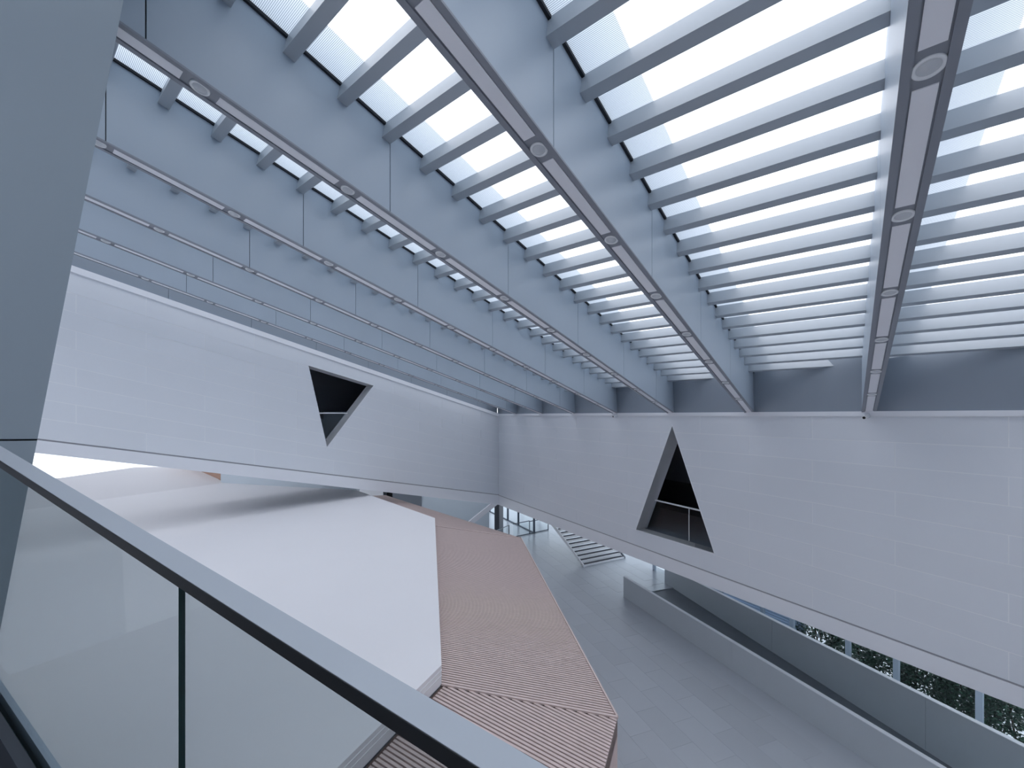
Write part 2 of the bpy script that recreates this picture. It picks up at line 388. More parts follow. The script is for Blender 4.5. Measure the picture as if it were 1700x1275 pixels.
# ================================================================== ROOF BEAMS
HW = 0.135
DLP = 1.615
ring_me = None
def lathe(name, prof, n, m, fm=None):
    V, Fc, ix = [], [], []
    for r, z in prof: V += [(r*math.cos(2*math.pi*i/n), r*math.sin(2*math.pi*i/n), z) for i in range(n)]
    for a in range(len(prof)-1):
        for i in range(n): Fc.append((a*n+i, a*n+(i+1) % n, (a+1)*n+(i+1) % n, (a+1)*n+i))
    return mesh(name, V, Fc, m, smooth=True)
ring_me = lathe('trim_ring', [(0.088, 0.0), (0.088, -0.010), (0.080, -0.014), (0.066, -0.012), (0.062, 0.0)], 28, M['ring'])
lens_me = lathe('lens', [(0.063, -0.004), (0.050, -0.010), (0.030, -0.018), (0.012, -0.021), (0.001, -0.022)], 28, M['lamp'])
SD = (U - Vector((0, 0, SL))).normalized(); SN = J.cross(SD) * 1.0
SN = SN if SN.z > 0 else -SN
BASIS = Matrix((SD, J, SN)).transposed()
if BASIS.determinant() < 0: BASIS = Matrix((SD, -J, SN)).transposed()
def beam_name(k):
    vis = k+2                                     # counted from the right edge of the picture
    return ORD[vis]+' beam from the right'
for k in range(-2, 7):
    B = BEAM_B[k]; b0, b1 = B-HW, B+HW
    t_ = empty('roof_beam', ROOF(AW(B), B)); 
    tag(t_, {-2: 'grey roof beam farthest right, over the side wall', -1: 'grey roof beam running just beyond the right edge of the picture',
             0: 'wide grey roof beam ending above the small camera, first beam from the right'}.get(k, 'grey metal roof beam with seamed web, %s' % beam_name(k-1)), 'beam', 'parallel roof beams')
    e0, e1 = AW(b0), AW(b1)
    def R(A, b, v): return ROOF(A, b, v) if False else Vector((*(U*A+J*b).xy, TOP+SL*(AW(B)-A)+v))
    hexa('core', [R(AB,b0+.02,.01), R(AB,b1-.02,.01), R(e1,b1-.02,.01), R(e0,b0+.02,.01), R(AB,b0+.02,1.95), R(AB,b1-.02,1.95), R(e1,b1-.02,1.95), R(e0,b0+.02,1.95)], M['seam'], t_)
    for side, bb, e in ((-1, b0, e0), (1, b1, e1)):
        sa = seams(AB, e, k)
        for a, c in zip(sa, sa[1:]):
            a += .006; c -= .006
            i = bb-side*.025
            hexa('web_panel', [R(a,min(i,bb),.0), R(a,max(i,bb),.0), R(c,max(i,bb),.0), R(c,min(i,bb),.0), R(a,min(i,bb),1.93), R(a,max(i,bb),1.93), R(c,max(i,bb),1.93), R(c,min(i,bb),1.93)], M['web'], t_)
    for bb in (b0-.004, b1-.054):                  # proud edge flanges of the soffit
        hexa('soffit_flange', [R(AB,bb,-.022), R(AB,bb+.058,-.022), R(AW(bb+.058),bb+.058,-.022), R(AW(bb),bb,-.022), R(AB,bb,0), R(AB,bb+.058,0), R(AW(bb+.058),bb+.058,0), R(AW(bb),bb,0)], M['soffit'], t_)
    hexa('soffit_plate', [R(AB,b0+.05,-.006), R(AB,b1-.05,-.006), R(e1,b1-.05,-.006), R(e0,b0+.05,-.006), R(AB,b0+.05,.012), R(AB,b1-.05,.012), R(e1,b1-.05,.012), R(e0,b0+.05,.012)], M['soffit'], t_)
    n = 0; rank = 0
    while True:
        ta = 0.03 if n == 0 else n*DLP+0.155; tb = (n+1)*DLP-0.155
        A1, A0 = AW(B)-ta, AW(B)-tb
        if A0 < AB: break
        if seen(R(A1,B,0), 300) or seen(R(A0,B,0), 300):
            hexa('soffit_infill', [R(A0,b0+.068,-.014), R(A0,b1-.068,-.014), R(A1,b1-.068,-.014), R(A1,b0+.068,-.014), R(A0,b0+.068,-.004), R(A0,b1-.068,-.004), R(A1,b1-.068,-.004), R(A1,b0+.068,-.004)], M['infill'], t_)
        n += 1; A = AW(B)-n*DLP
        if A < AB+.2: break
        P = R(A, B, -.006); rank += 1
        if seen(P, 25):
            mw = Matrix.Translation(P) @ BASIS.to_4x4()
            d = bpy.data.objects.new('downlight', None); d.empty_display_size = .1; put(d, mw)
            tag(d, 'round pale downlight, %s from the far wall on the %s' % (ORD[rank], beam_name(k-1) if k > 0 else ('widest beam, nearest the right' if k == 0 else 'beam at the right edge')), 'downlight', 'recessed downlights in the roof beams')
            put(bpy.data.objects.new('trim_ring', ring_me), mw, d)
            put(bpy.data.objects.new('lens', lens_me), mw, d)

# ================================================================== SKYLIGHT BAYS
JP, JA0, JW, JH = 0.648, 13.73, 0.14, 0.22
VJ = 0.95
bays = [(BEAM_B[k+1]+HW, BEAM_B[k]-HW, BEAM_B[k+1], k) for k in range(-2, 6)] + [(LW_B-0.14, BEAM_B[6]-HW, LW_B, 6)]
jm = {}
FIN = 0.10
for bl, br, bref, k in bays:
    L = br-bl; vj = VJ if k < 3 else 0.83
    Zl = lambda A: TOP+SL*(AW(bref)-A)+vj
    sk = empty('skylight', LEV(AW(bl), bl, TOP+1.0))
    nm = {-2: 'ribbed skylight strip beyond the right edge of the frame', -1: 'ribbed white skylight strip at the right edge, right of the widest beam',
          0: 'broadest white skylight strip, left of the widest beam', 1: 'white skylight strip, second to the left of the widest beam',
          2: 'thin white skylight strip, third to the left of the widest beam'}.get(k, 'skylight strip almost hidden behind the %s' % beam_name(k-1))
    tag(sk, nm, 'skylight', 'skylight strips between the roof beams')
    As = []
    i = 10
    while True:
        A = JA0+0.083*k+JP*i; i -= 1
        if A < AB+.1: break
        zb = Zl(A); bmax = (13.663-FIN*(zb-TOP)-A)/0.43
        if bmax < bl+0.95: continue
        As.append(A)
        if (lambda P: P.y < 3.3 and P.x < -2.0)(LEV(A, bl, zb)): continue      # the pillar stands here
        if not (seen(LEV(A, bl, zb), 250) or seen(LEV(A, br, zb), 250)): continue
        if bmax >= br:
            key = round(L, 3)
            if key not in jm:
                jm[key] = mesh('joist', [(x*JW/2, y*L/2, z*JH) for z in (0, 1) for x, y in ((-1,-1),(1,-1),(1,1),(-1,1))], BOXF, M['joist'])
            mw = Matrix.Translation(LEV(A, (bl+br)/2, zb)) @ BASIS.to_4x4()
            put(bpy.data.objects.new('joist', jm[key]), mw, sk)
        else:
            mw = Matrix.Translation(LEV(A, bl, zb)) @ BASIS.to_4x4()
            jl = BASIS.col[1].dot(J)
            l0 = bmax-bl+0.43*0; V = []
            for z in (0, 1):
                for x, y in ((-1, 0), (1, 0), (1, 1), (-1, 1)):
                    ln = (l0 - x*JW/2/0.43*1.0 - z*JH*FIN/0.43*0.95)*y
                    V.append((x*JW/2, jl*max(ln, 0.02*y), z*JH))
            Fb = BOXF if jl > 0 else [f[::-1] for f in BOXF]
            put(bpy.data.objects.new('joist', mesh('joist', V, Fb, M['joist'])), mw, sk)
    # one ribbed pane between each two joists
    edges = sorted(As+[min(As)-JP if min(As)-JP > AB-.7 else AB, max(As)+JP, max(As)+2*JP])
    for a, b in zip(edges, edges[1:]):
        poly = [(a, bl), (b, bl), (b, br), (a, br)]
        ca = 1-FIN*SL; poly = clip(poly, -ca, -0.43, -(13.663-FIN*(SL*AW(bref)+vj+JH)-0.02))
        if len(poly) < 3 or area(poly) < .01: continue
        V = [LEV(p[0], p[1], Zl(p[0])+JH+.004) for p in poly]
        mk('pane', V, [tuple(range(len(V)))], M['sky'], sk, basis=BASIS)
    a0, a1 = edges[0], AW(bl)-FIN*1.2
    for b_, s_ in ((bl, 1),):
        hi = AW(b_)-FIN*1.15
        lo, hi2 = min(b_, b_+s_*.035), max(b_, b_+s_*.035)
        hexa('edge_seal', [LEV(a0,lo,Zl(a0)+JH-.03), LEV(a0,hi2,Zl(a0)+JH-.03), LEV(hi,hi2,Zl(hi)+JH-.03), LEV(hi,lo,Zl(hi)+JH-.03),
                           LEV(a0,lo,Zl(a0)+JH+.02), LEV(a0,hi2,Zl(a0)+JH+.02), LEV(hi,hi2,Zl(hi)+JH+.02), LEV(hi,lo,Zl(hi)+JH+.02)], M['seal'], sk)
    h = 2.1
    e = lambda b, hh, o=0: LEV(AW(b)-FIN*hh+o, b, TOP+hh)
    hexa('end_panel', [e(bl,-.02), e(br,-.02), e(br,-.02,.2), e(bl,-.02,.2), e(bl,h), e(br,h), e(br,h,.2), e(bl,h,.2)], M['fascia'], sk)

# ================================================================== LEANING PILLAR (left foreground)
pl = empty('leaning_pillar', (-4.6, 2.8, 0.0)); tag(pl, 'big leaning grey pillar at the left edge behind the handrail', 'pillar')
def PE(z, Y): return -(1.134-0.206*(z-zs)/2.89)*Y     # x of its leaning edge
zs = EYE-0.163
def pil(name, z0, z1, o, m, back=1.1):
    V = []
    for z in (z0, z1):
        xe = PE(z, 2.75-o)
        V += [Vector((xe-3.2, 2.30-o, z)), Vector((xe, 2.75-o, z)), Vector((xe-1.30, 2.75+back, z)), Vector((xe-4.2, 2.30+back, z))]
    return mk(name, V, BOXF, m, pl)
pil('shaft', zs+.008, EYE+5.3, 0, M['pillar'])
pil('joint', zs-.02, zs+.02, -.04, M['seam'])
pil('base', -0.01, zs-.004, .012, M['pillar'])

# ================================================================== BALUSTRADE (foreground)
bal = empty('balustrade', (-0.6, 1.0, EYE-1.75)); tag(bal, 'sloping glass balustrade with flat grey handrail across the lower left', 'balustrade')
RDr = Vector((-1300, 695, 0)).normalized(); KZ = 214/1474.0
RPr = Vector((RDr.y, -RDr.x, 0)); RPr = RPr if RPr.y > 0 else -RPr
R0 = Vector((-0.2985, 0.83, EYE-0.55))
def BL(s, n, v):
    P = R0 + RDr*s + RPr*n; P.z = R0.z + KZ*s + v; return P
def blbox(name, s0, s1, n0, n1, v0, v1, m, parent=bal, **k):
    return hexa(name, [BL(s0,n0,v0), BL(s1,n0,v0), BL(s1,n1,v0), BL(s0,n1,v0), BL(s0,n0,v1), BL(s1,n0,v1), BL(s1,n1,v1), BL(s0,n1,v1)][0:8], m, parent, **k)
S0, S1 = -1.55, 2.95
hr = blbox('handrail', S0, S1, 0.002, 0.071, -0.034, 0.0, M['rail'])
blbox('shaded_side', S0, S1, 0.0, 0.004, -0.034, -0.0015, M['black'], hr)  # black sheet puts the shade of the rail's near side into colour
def glass_pane(name, s0, s1):
    n0, n1 = 0.030, 0.042
    p = [BL(s0,n0,-1.28), BL(s1,n0,-1.28), BL(s1,n1,-1.28), BL(s0,n1,-1.28), BL(s0,n0,-.02), BL(s1,n0,-.02), BL(s1,n1,-.02), BL(s0,n1,-.02)]
    return hexa(name, p, [M['guard'], M['gedge']], bal, fmat=[1, 1, 0, 1, 0, 1])
SJ = 0.78
glass_pane('glass_panel', S0, SJ-.006); glass_pane('glass_panel', SJ+.006, S1)
blbox('base_channel', S0, S1, -0.02, 0.02, -1.34, -1.22, M['seam'])
blbox('base_channel', S0, S1, 0.052, 0.075, -1.34, -1.22, M['alu'])
wk = hexa('walkway', [BL(S0,-1.9,-1.6), BL(S0,.09,-1.6), BL(S1,.09,-1.6), BL(S1,-1.9,-1.6), BL(S0,-1.9,-1.34), BL(S0,.09,-1.34), BL(S1,.09,-1.34), BL(S1,-1.9,-1.34)], M['seam'])
tag(wk, 'dark sloping walkway slab under the glass balustrade', 'walkway')

# ================================================================== TIMBER PAVILION
pav = empty('timber_pavilion', (-3, 10, 0)); tag(pav, 'faceted timber pavilion with a broad white top and slatted pink-brown sides', 'pavilion')
ZW, ZF, ZO = 5.0, 4.69, 4.2
a = pix(592, 814, z=ZW); b = pix(722, 860, z=ZW); c = pix(733, 1104, z=ZW)
fd = Vector((-0.40, -0.916, 0)); d = c+fd*5.2
foldR = pix(372, 801.5, z=ZW); foldL = pix(120, 836, z=ZW); fl2 = foldL+(foldL-foldR)*0.6
top = [a, foldR, foldL, fl2, Vector((-24, 2, 5)), Vector((d.x, d.y, 5))]
slab('white_top', [Vector((p[0], p[1], 0)) for p in clip([(p.x, p.y) for p in (d, c, b, a, foldR, foldL, fl2, Vector((-24, d.y, 0)))], U.x, U.y, AB+.1)], ZF, ZW, M['plaster'], pav)
def shrink(P, q=0.05): 
    ctr = Vector((-9, 12, 0)); v = P-ctr; v.z = 0; return P-v.normalized()*q
# groove lines in the fascia of the front edge
for zz in (ZW-.075, ZW-.16):
    o = Vector((0.916, -0.40, 0))*.004
    bar('fascia_joint', Vector((c.x, c.y, zz))+o, Vector((d.x, d.y, zz))+o, .006, .008, M['joint'], pav)
# raised white slope at the back left with timber wall behind
r0 = pix(103, 793, Y=21.0)
pn = (foldL-foldR).cross(r0-foldR).normalized()
def on_slope(px, py):
    o = Vector((0, 0, EYE)); r = pix(px, py, Y=1.0)-o; return o+r*((foldR-o).dot(pn)/r.dot(pn))
r1b = on_slope(336, 778.5); r1 = on_slope(262, 770); r2 = r0+(fl2-foldL)
V = [foldR, foldL, fl2, r2, r0, r1, r1b]
V = V+[v-Vector((0, 0, .3)) for v in V]
mk('white_slope', V, [(0,1,5,6), (1,4,5), (1,2,3,4), (7,13,12,8), (8,12,11), (8,11,10,9)]+[(i, i+7, (i+1) % 7+7, (i+1) % 7) for i in range(7)], M['plaster'], pav)
w0 = pix(375.5, 801, z=ZW); w1 = pix(300, 790, Y=26.2)
hexa('timber_wall', [Vector((w0.x,w0.y,ZF)), Vector((w0.x,w0.y+.3,ZF)), Vector((w1.x,w1.y+.3,ZF)), Vector((w1.x,w1.y,ZF))][::-1]+[Vector((w0.x,w0.y,7)), Vector((w0.x,w0.y+.3,7)), Vector((w1.x,w1.y+.3,7)), Vector((w1.x,w1.y,7))][::-1], M['oak'], pav)
# facets
bi = Vector((b.x, b.y, ZF)); ci = Vector((c.x, c.y, ZF)); ai = Vector((a.x, a.y, ZF)); di = Vector((d.x, d.y, ZF))
o1 = pix(865, 893, z=ZO); o2 = pix(1025, 1191, z=ZO); oa = pix(640, 822, z=ZO); o3 = o2+fd*5.9
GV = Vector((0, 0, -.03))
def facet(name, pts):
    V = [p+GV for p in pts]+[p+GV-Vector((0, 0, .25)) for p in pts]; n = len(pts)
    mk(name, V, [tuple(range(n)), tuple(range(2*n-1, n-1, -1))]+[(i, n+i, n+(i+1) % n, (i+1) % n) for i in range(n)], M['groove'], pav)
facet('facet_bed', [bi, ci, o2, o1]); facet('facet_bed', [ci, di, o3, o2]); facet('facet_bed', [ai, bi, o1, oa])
def slat_v(p, q, w, side):                        # a slat lying on the bed, from p to q
    up = Vector((0, 0, 1)); hs = side*(w/2)
    return [p-hs+GV, q-hs+GV, q+hs+GV, p+hs+GV, p-hs, q-hs, q+hs, p+hs]
NS = 150
for i in range(NS):
    s = (i+.5)/NS; p = bi.lerp(ci, s); q = o1.lerp(o2, s)
    side = (ci-bi).normalized().lerp((o2-o1).normalized(), .5)
    w = 0.60*(ci-bi).length/NS; w2 = 0.60*(o2-o1).length/NS
    h1 = side*(w/2); h2 = side*(w2/2)
    mk('slat', [p-h1+GV, q-h2+GV, q+h2+GV, p+h1+GV, p-h1, q-h2, q+h2, p+h1], [f[::-1] for f in BOXF], M['slat'], pav)
# front facet: slats square to its edge, from the white edge or the ridge to the outer edge
pd = Vector((-0.916, 0.40, 0)); i = 0; PIT = .0655
while True:
    i += 1; q = o2+fd*(PIT*i)
    if (q-o2).length > 5.8: break
    # walk inwards to the ridge ci-o2 or to the inner edge ci-di
    def hit(A, Bp):
        e = Bp-A; den = pd.x*e.y-pd.y*e.x
        if abs(den) < 1e-6: return None
        w_ = A-q; t_ = (w_.x*e.y-w_.y*e.x)/den; s_ = (w_.x*pd.y-w_.y*pd.x)/den
        return (t_, A+e*s_) if -0.001 <= s_ <= 1.001 and t_ > 0.02 else None
    hs = [x for x in (hit(ci, o2), hit(ci, di)) if x]
    if not hs: continue
    t_, p = min(hs, key=lambda x: x[0])
    hw = fd*(PIT*.31)
    p = p-(p-q).normalized()*min(.05, (p-q).length*.3)
    mk('slat', [p-hw+GV, q-hw+GV, q+hw+GV, p+hw+GV, p-hw, q-hw, q+hw, p+hw], BOXF, M['slat'], pav)
# back facet, far away: one field of slats
V, Fc = [], []
NB = 110
for i in range(NB):
    s = (i+.5)/NB; p = ai.lerp(bi, s); q = oa.lerp(o1, s); hs = (bi-ai).normalized()*(.31*(bi-ai).length/NB); k0 = len(V)
    V += [p-hs+GV, q-hs+GV, q+hs+GV, p+hs+GV, p-hs, q-hs, q+hs, p+hs]; Fc += [tuple(j+k0 for j in f[::-1]) for f in BOXF]
tag(mk('slat_field', V, Fc, M['slat'], pav), kind='stuff')
bar('ridge_board', bi+Vector((0,0,.004)), o1+Vector((0,0,.004)), .05, .03, M['slat'], pav)
bar('ridge_board', ci+Vector((0,0,.004)), o2+Vector((0,0,.004)), .045, .03, M['slat'], pav)
bar('edge_board', o1, o2, .03, .05, M['slat'], pav)
# vertical timber sides below
def side_wall(p, q, n):
    V = [Vector((x.x, x.y, z)) for z in (0, ZO-.03) for x in (p, q)]
    o = n*.15
    mk('side_wall', [V[0], V[1], V[1]-o, V[0]-o, V[2], V[3], V[3]-o, V[2]-o], BOXF, M['timber'], pav)
side_wall(o2, o1, Vector((.99, .13, 0))); side_wall(o3, o2, Vector((.916, -.4, 0))); side_wall(o1, oa, Vector((.7, .7, 0)))

# ================================================================== RAMP WITH PARAPETS
rmp = empty('ramp', RP(6, 1, 0)); tag(rmp, 'long dark ramp running down between two grey parapets under the far wall', 'ramp')
SE = 17.0
rz = lambda s: -0.8*max(0, s-RS0)/11.6
hexa('ramp_floor', [RP(RS0,.1,-.4), RP(RS0+SE,.1,rz(RS0+SE)-.4), RP(RS0+SE,RWID,rz(RS0+SE)-.4), RP(RS0,RWID,-.4), RP(RS0,.1,-.002), RP(RS0+SE,.1,rz(RS0+SE)), RP(RS0+SE,RWID,rz(RS0+SE)), RP(RS0,RWID,-.002)][::1], M['ramp'], rmp, )
def parapet(n0, n1, s0, s1, top, bot, joints, capm):
    ss = [s0]+[j for j in joints if s0 < j < s1]+[s1]
    for a_, b_ in zip(ss, ss[1:]):
        a2, b2 = a_+.003, b_-.003
        hexa('parapet_panel', [RP(a2,n0,bot(a2)), RP(b2,n0,bot(b2)), RP(b2,n1,bot(b2)), RP(a2,n1,bot(a2)), RP(a2,n0,top(a2)-.02), RP(b2,n0,top(b2)-.02), RP(b2,n1,top(b2)-.02), RP(a2,n1,top(a2)-.02)], M['concrete'], rmp)
    hexa('parapet_cap', [RP(s0,n0-.004,top(s0)-.02), RP(s1,n0-.004,top(s1)-.02), RP(s1,n1,top(s1)-.02), RP(s0,n1,top(s0)-.02), RP(s0,n0-.004,top(s0)), RP(s1,n0-.004,top(s1)), RP(s1,n1,top(s1)), RP(s0,n1,top(s0))], capm, rmp)
parapet(0, .13, 0, SE+1, lambda s: 1.0-.001*s, lambda s: -1.6, [6.4, 12.6], M['cap'])
parapet(RWID, RWID+.15, RS0, RS0+13.1, lambda s: .92-.0115*(s-RS0), lambda s: -1.6, [RS0+6.2, RS0+11.0], M['white'])
parapet(RWID, RWID+.15, RS0+13.1, SE+3, lambda s: .77-.10*(s-RS0-13.1), lambda s: -1.6, [], M['white'])

# ================================================================== STAIRCASE
st = empty('staircase', pix(969.4, 941, z=0)); tag(st, 'white open steel staircase rising behind the far wall', 'staircase')
SP = pix(969.4, 941, z=0); SWd = 3.15; NT = 20
def STP(i, n, z): P = SP+WD*(.30*i)+WN*n; P.z = z; return P
for i in range(NT):
    z = .16*(i+.6)
    t_ = hexa('tread', [STP(i,0,z-.05), STP(i,SWd,z-.05), STP(i+.95,SWd,z-.05), STP(i+.95,0,z-.05), STP(i,0,z), STP(i,SWd,z), STP(i+.95,SWd,z), STP(i+.95,0,z)][::1], M['tread'], st)
    hexa('nosing', [STP(i-.1,0,z-.09), STP(i-.1,SWd,z-.09), STP(i+.06,SWd,z-.09), STP(i+.06,0,z-.09), STP(i-.1,0,z+.012), STP(i-.1,SWd,z+.012), STP(i+.06,SWd,z+.012), STP(i+.06,0,z+.012)], M['white'], t_)
for n0, m_ in ((-.06, M['white']), (SWd, M['slate'])):
    hexa('stringer', [STP(-.2,n0,0), STP(-.2,n0+.06,0), STP(NT,n0+.06,.16*NT-.25), STP(NT,n0,.16*NT-.25), STP(-.2,n0,.12), STP(-.2,n0+.06,.12), STP(NT,n0+.06,.16*NT+.15), STP(NT,n0,.16*NT+.15)], m_, st)

# ================================================================== REAR SPACE UNDER THE LEFT WALL
bw = wall_box('wall_pale_strip', (foldR.x-.2, foldR.y), (a.x, a.y), ZF, 9.2, -0.25, M['pale']); tag(bw, kind='structure')
rear = empty('wall_rear', (-7, 31, 0)); tag(rear, kind='structure')
YX = 31.0
def rx(px): return (px-CX)/F*YX
def rbox(name, x0, x1, m, y=0, z0=0, z1=9.5, th=.3):
    return hexa(name, [(x0,YX+y,z0),(x1,YX+y,z0),(x1,YX+y+th,z0),(x0,YX+y+th,z0),(x0,YX+y,z1),(x1,YX+y,z1),(x1,YX+y+th,z1),(x0,YX+y+th,z1)], m, rear)
rbox('wall_section', rx(480), rx(636), M['plaster']); rbox('wall_section', rx(700), rx(812), M['pale'])
rbox('slate_panel', rx(652), rx(700), M['slate'], -.05)
dr = rbox('door_recess', rx(634), rx(654), M['black'], .9)
rbox('door_side', rx(636)-.02, rx(636)+.02, M['slate'], .02, th=.9)
rbox('door_side', rx(652)-.02, rx(652)+.02, M['slate'], .02, th=.9)
# leaning white strut below the corner
bar('x', (0,0,0), (0,0,1), .1, .1, M['white'])
bpy.data.objects.remove(bpy.data.objects['x'])
stt = bar('leaning_strut', pix(736, 904, Y=29.0), pix(827, 831, Y=29.0), .32, .42, M['trim'], up=Vector((0,1,0))); tag(stt, 'short white diagonal strut under the meeting corner of the walls', 'strut')
col = empty('dark_column', pix(826, 890, Y=29.8)); tag(col, 'dark square column beside the diagonal strut', 'column')
cx0 = (820.8-CX)/F*30; cx1 = (828.8-CX)/F*30; cx2 = (835-CX)/F*30.0
hexa('shaft', [(cx1,29.6,0),(cx2,30,0),(cx2-.4,30.5,0),(cx0,30.1,0),(cx1,29.6,4.2),(cx2,30,4.2),(cx2-.4,30.5,4.2),(cx0,30.1,4.2)], M['seam'], col)
hexa('lighter_face', [(cx1+.01,29.59,0),(cx2+.02,29.99,0),(cx2+.02,30.05,0),(cx1+.01,29.65,0),(cx1+.01,29.59,4.2),(cx2+.02,29.99,4.2),(cx2+.02,30.05,4.2),(cx1+.01,29.65,4.2)], M['slate'], col)  # thin sheet giving the column's second face its lighter grey

# ---------------- glazing at the far end
def glazing(name, f, ts, z0, z1, mm, mw, d0=0.0, ends=True):
    w = empty(name, f((ts[0]+ts[-1])/2, z0, d0)); tag(w, kind='structure')
    for t in ts:
        hexa('mullion', [f(t-mw/2,z0,d0), f(t+mw/2,z0,d0), f(t+mw/2,z0,d0+.12), f(t-mw/2,z0,d0+.12), f(t-mw/2,z1,d0), f(t+mw/2,z1,d0), f(t+mw/2,z1,d0+.12), f(t-mw/2,z1,d0+.12)], mm, w)
    for t0, t1 in zip(ts, ts[1:]):
        t0 += mw/2; t1 -= mw/2
        hexa('pane', [f(t0,z0,d0+.05), f(t1,z0,d0+.05), f(t1,z0,d0+.06), f(t0,z0,d0+.06), f(t0,z1,d0+.05), f(t1,z1,d0+.05), f(t1,z1,d0+.06), f(t0,z1,d0+.06)], M['glass'], w)
    for zz in (z0, z1):
        t0, t1 = ts[0], ts[-1]
        hexa('frame_rail', [f(t0,zz-.05,d0), f(t1,zz-.05,d0), f(t1,zz-.05,d0+.12), f(t0,zz-.05,d0+.12), f(t0,zz+.05,d0), f(t1,zz+.05,d0), f(t1,zz+.05,d0+.12), f(t0,zz+.05,d0+.12)], mm, w)
    return w
def GW(dist):
    def f(t, z, d): P = CORNER-WD*t+WN*(dist+d); P.z = z; return P
    return f
def t_at(px, dist):                               # t of a pixel column on a plane parallel to the far wall
    k = (12.55+dist)/0.00127; Z = k/(px-480); P = Vector(((px-CX)/F*Z, Z, 0)); return (CORNER-P).dot(WD)
DF = 3.9
glazing('window_1', GW(DF), [t_at(x, DF) for x in (812, 842, 859.5, 885.5)], .02, 3.5, M['mullion'], .14)
DR = 6.1
glazing('window_2', GW(DR), [t_at(x, DR) for x in (1085, 1140, 1196, 1264.7, 1314, 1407, 1487, 1625, 1800)], -1.5, 3.55, M['alu'], .16)
# wall pieces closing the back of the space under the far wall
wf = wall_box('wall_far_back', GW(DF)(t_at(885.5, DF), 0, 0), GW(DR)(t_at(1085, DR), 0, 0), 0, 3.6, -.2, M['plaster'])
bpy.data.objects.remove(wf)

# ---------------- bright window at the far left, widened out of view for more daylight
def WLf(t, z, d): P = LEV(t, LW_B-15.0-d, z); return P
w3 = glazing('window_3', WLf, [-7.6, -0.8, 7.6, 14.0, 21.0], 0.1, 9.0, M['alu'], .12)

wv = wall_box('wall_sun_block_far_left', LEV(-8.2, LW_B-15.15, 0), LEV(30, LW_B-15.15, 0), 9.0, 17.5, -.2, M['plaster']); tag(wv, kind='structure')  # unseen wall added to keep direct sun off the white slope
# ---------------- glass guard round the far stairwell
gr = empty('guard_rail', pix(879, 886.6, z=0)); tag(gr, 'dark-framed glass guard rail round the far stairwell', 'guard rail')
gp = [pix(815, 912, z=0), pix(843, 896, z=0), pix(879, 886.6, z=0), pix(910, 880, z=0)]
gpts = [pix(822, 906, z=0), pix(845, 894.5, z=0)]
def guard(p, q, h=1.0, posts=(True, True), rm=M['mullion']):
    bar('top_rail', p+Vector((0,0,h)), q+Vector((0,0,h)), .05, .05, rm, gr)
    bar('bottom_rail', p+Vector((0,0,.04)), q+Vector((0,0,.04)), .05, .05, M['mullion'], gr)
    bar('glass_panel', p+Vector((0,0,h/2)), q+Vector((0,0,h/2)), .012, h-.1, M['glass'], gr)
    for pp, on in ((p, posts[0]), (q, posts[1])):
        if on: bar('post', pp, pp+Vector((0,0,h)), .06, .06, M['mullion'], gr, up=Vector((0,1,0)))
guard(gpts[0], gpts[1], 1.0, (False, True), M['rail'])
guard(pix(852, 892.5, z=0), gp[2], 1.0, (False, True))
guard(gp[2], gp[3], .95, (False, True))

# ================================================================== BALCONY GUARDS IN THE TRIANGULAR OPENINGS
def tri_guard(label, f, t0, t1, z0, z1, d, post):
    g = empty('balcony_guard', f((t0+t1)/2, z0, d)); tag(g, label, 'balustrade')
    hexa('glass_panel', [f(t0,z0,d), f(t1,z0,d), f(t1,z0,d+.015), f(t0,z0,d+.015), f(t0,z1,d), f(t1,z1,d), f(t1,z1,d+.015), f(t0,z1,d+.015)], M['glass'], g)
    hexa('top_rail', [f(t0,z1,d-.02), f(t1,z1,d-.02), f(t1,z1,d+.04), f(t0,z1,d+.04), f(t0,z1+.05,d-.02), f(t1,z1+.05,d-.02), f(t1,z1+.05,d+.04), f(t0,z1+.05,d+.04)], M['ring'], g)
    if post is not None:
        hexa('joint', [f(post-.012,z0,d-.004), f(post+.012,z0,d-.004), f(post+.012,z0,d+.02), f(post-.012,z0,d+.02), f(post-.012,z1,d-.004), f(post+.012,z1,d-.004), f(post+.012,z1,d+.02), f(post-.012,z1,d+.02)], M['ring'], g)
    return g
tri_guard('low glass guard with pale rail inside the upright triangular opening', RW, 12.7, 16.6, -4.72, -3.45, .50, 14.9)
tri_guard('small glass guard inside the upside-down triangular opening', LVZ, 9.7, 13.4, -1.15, .08, .50, None)
hexa('sill_upstand', [LVZ(9.5,-2.2,.46), LVZ(13.5,-2.2,.46), LVZ(13.5,-2.2,.62), LVZ(9.5,-2.2,.62), LVZ(9.5,-1.15,.46), LVZ(13.5,-1.15,.46), LVZ(13.5,-1.15,.62), LVZ(9.5,-1.15,.62)], M['slate'], wall_left)

# ================================================================== SECURITY CAMERAS
def secam(P, label):
    g = empty('security_camera', P); tag(g, label, 'camera', 'security cameras on the far wall')
    n = -WN
    hexa('bracket', [P+Vector((x, y, z)) for z in (0.0, .05) for x, y in ((-.07,-.02),(.07,-.02),(.07,.05),(-.07,.05))], M['trim'], g)
    tube('body', P+n*.02+Vector((0,0,-.02)), P+n*.20+Vector((0,0,-.06)), .055, M['ring'], g, 14)
    tube('lens', P+n*.195+Vector((0,0,-.059)), P+n*.206+Vector((0,0,-.061)), .032, M['black'], g, 12)
secam(RW(t_at(1443, 0), .0, -.06), 'small white security camera under the end of the widest beam')
secam(RW(t_at(1025.5, 0), .0, -.06), 'tiny security camera on the wall left of the upright triangle')

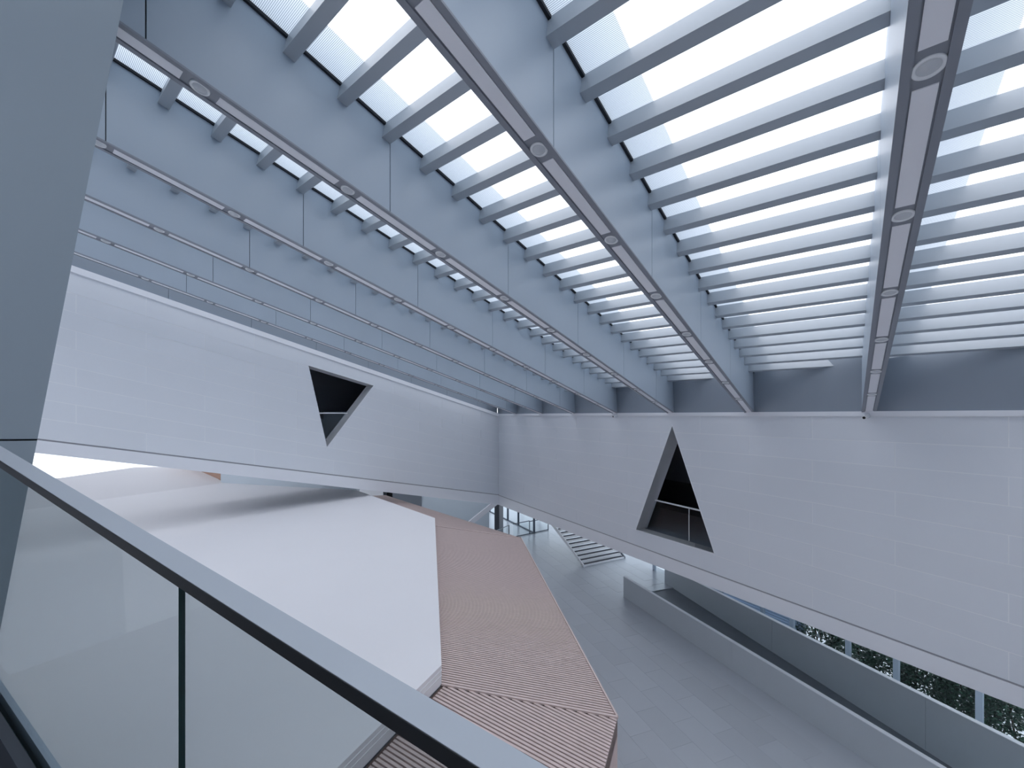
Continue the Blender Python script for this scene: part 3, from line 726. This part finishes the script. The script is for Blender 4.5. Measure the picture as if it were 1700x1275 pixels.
# ================================================================== OUTDOORS
def shrub(P, r, h, n, label):
    g = empty('shrub', P); tag(g, label, 'shrub', 'shrubs outside the low windows')
    V, Fc = [], []
    for i in range(n):
        th = random.uniform(0, 2*math.pi); u_ = random.uniform(-.2, 1); rr_ = math.sqrt(max(0, 1-u_*u_))*random.uniform(.75, 1.05)
        c = P+Vector((r*rr_*math.cos(th), r*rr_*math.sin(th), h*.5+h*.5*u_*random.uniform(.8, 1.05)))
        d_ = Vector((math.cos(th)+random.uniform(-.6,.6), math.sin(th)+random.uniform(-.6,.6), random.uniform(-.5,.6))).normalized()
        s_ = d_.cross(Vector((random.uniform(-1,1), random.uniform(-1,1), 1))).normalized(); L_ = random.uniform(.09, .17); w_ = L_*.34; k0 = len(V)
        nn = d_.cross(s_)*L_*.12
        V += [c, c+d_*L_*.5+s_*w_+nn, c+d_*L_, c+d_*L_*.5-s_*w_+nn]; Fc += [(k0, k0+1, k0+2), (k0, k0+2, k0+3)]
    tag(mk('foliage', V, Fc, M['leaf'], g), kind='stuff')
    for i in range(3):
        tube('stem', P+Vector((random.uniform(-.1,.1), random.uniform(-.1,.1), -.2)), P+Vector((random.uniform(-.4,.4)*r, random.uniform(-.4,.4)*r, h*.7)), .03, M['stem'], g, 6)
f2 = GW(DR)
spots = [(1372, 1.6, 1.2), (1440, 1.6, 1.3), (1505, 1.5, 1.2), (1570, 1.5, 1.2), (1640, 1.5, 1.2), (1700, 1.5, 1.2)]
names = ['leafy shrub seen through the low window nearest the white roof frame', 'leafy shrub behind the second dark low window pane', 'leafy shrub between the two middle pale mullions',
         'dense leafy shrub in the widest low window pane', 'leafy shrub left of the last pale mullion', 'leafy shrub at the right edge of the low window']
for (px, off, r_), nm in zip(spots, names):
    P = f2(t_at(px, DR+off), -2.6, off); shrub(P, r_, 3.6, 4200, nm)
# louvred screen and white frame outside the narrow end of the low window
lv = empty('louvre_screen', f2(t_at(1240, DR+.8), -2.6, .8)); tag(lv, 'blue-grey louvred screen outside the narrow end of the low window', 'screen')
ta, tb = t_at(1120, DR+.8), t_at(1330, DR+.8)
for i in range(34):
    z = -1.6+i*.12
    hexa('slat', [f2(ta,z,.8), f2(tb,z,.8), f2(tb,z+.02,.9), f2(ta,z+.02,.9), f2(ta,z+.085,.8), f2(tb,z+.085,.8), f2(tb,z+.105,.9), f2(ta,z+.105,.9)], M['louvre'], lv)
hexa('post', [f2(tb,-2.6,.75), f2(tb+.12,-2.6,.75), f2(tb+.12,-2.6,.95), f2(tb,-2.6,.95), f2(tb,2.6,.75), f2(tb+.12,2.6,.75), f2(tb+.12,2.6,.95), f2(tb,2.6,.95)], M['alu'], lv)
wfm = empty('white_frame', f2(t_at(1345, DR+1), -2.6, 1.0)); tag(wfm, 'white diagonal roof frame outside the low window beside the shrubs', 'frame')
bar('rafter', f2(t_at(1326, DR+1), .0, 1.0), f2(t_at(1362, DR+1), 1.6, 1.0), .14, .14, M['white'], wfm)
bar('rafter', f2(t_at(1358, DR+1.6), -.6, 1.6), f2(t_at(1390, DR+1.6), .7, 1.6), .12, .12, M['white'], wfm)
bar('post', f2(t_at(1326, DR+1), -2.6, 1.0), f2(t_at(1326, DR+1), .05, 1.0), .12, .12, M['white'], wfm, up=Vector((0,1,0)))
# pale canopy beyond the far glazing
f1 = GW(DF)
cn = empty('outdoor_canopy', f1(t_at(868, DF+3), -2.6, 3)); tag(cn, 'white sloping canopy outside the far glazing', 'canopy')
bar('edge_beam', f1(t_at(866, DF+3), .6, 3), f1(t_at(880, DF+3), 3.2, 3), .3, .35, M['white'], cn)
bar('edge_beam', f1(t_at(893, DF+3), .4, 3), f1(t_at(905, DF+3), 2.2, 3), .3, .35, M['white'], cn)
bar('post', f1(t_at(866, DF+3), -2.6, 3), f1(t_at(866, DF+3), .7, 3), .2, .2, M['white'], cn, up=Vector((0,1,0)))
print('objects', len(bpy.data.objects))
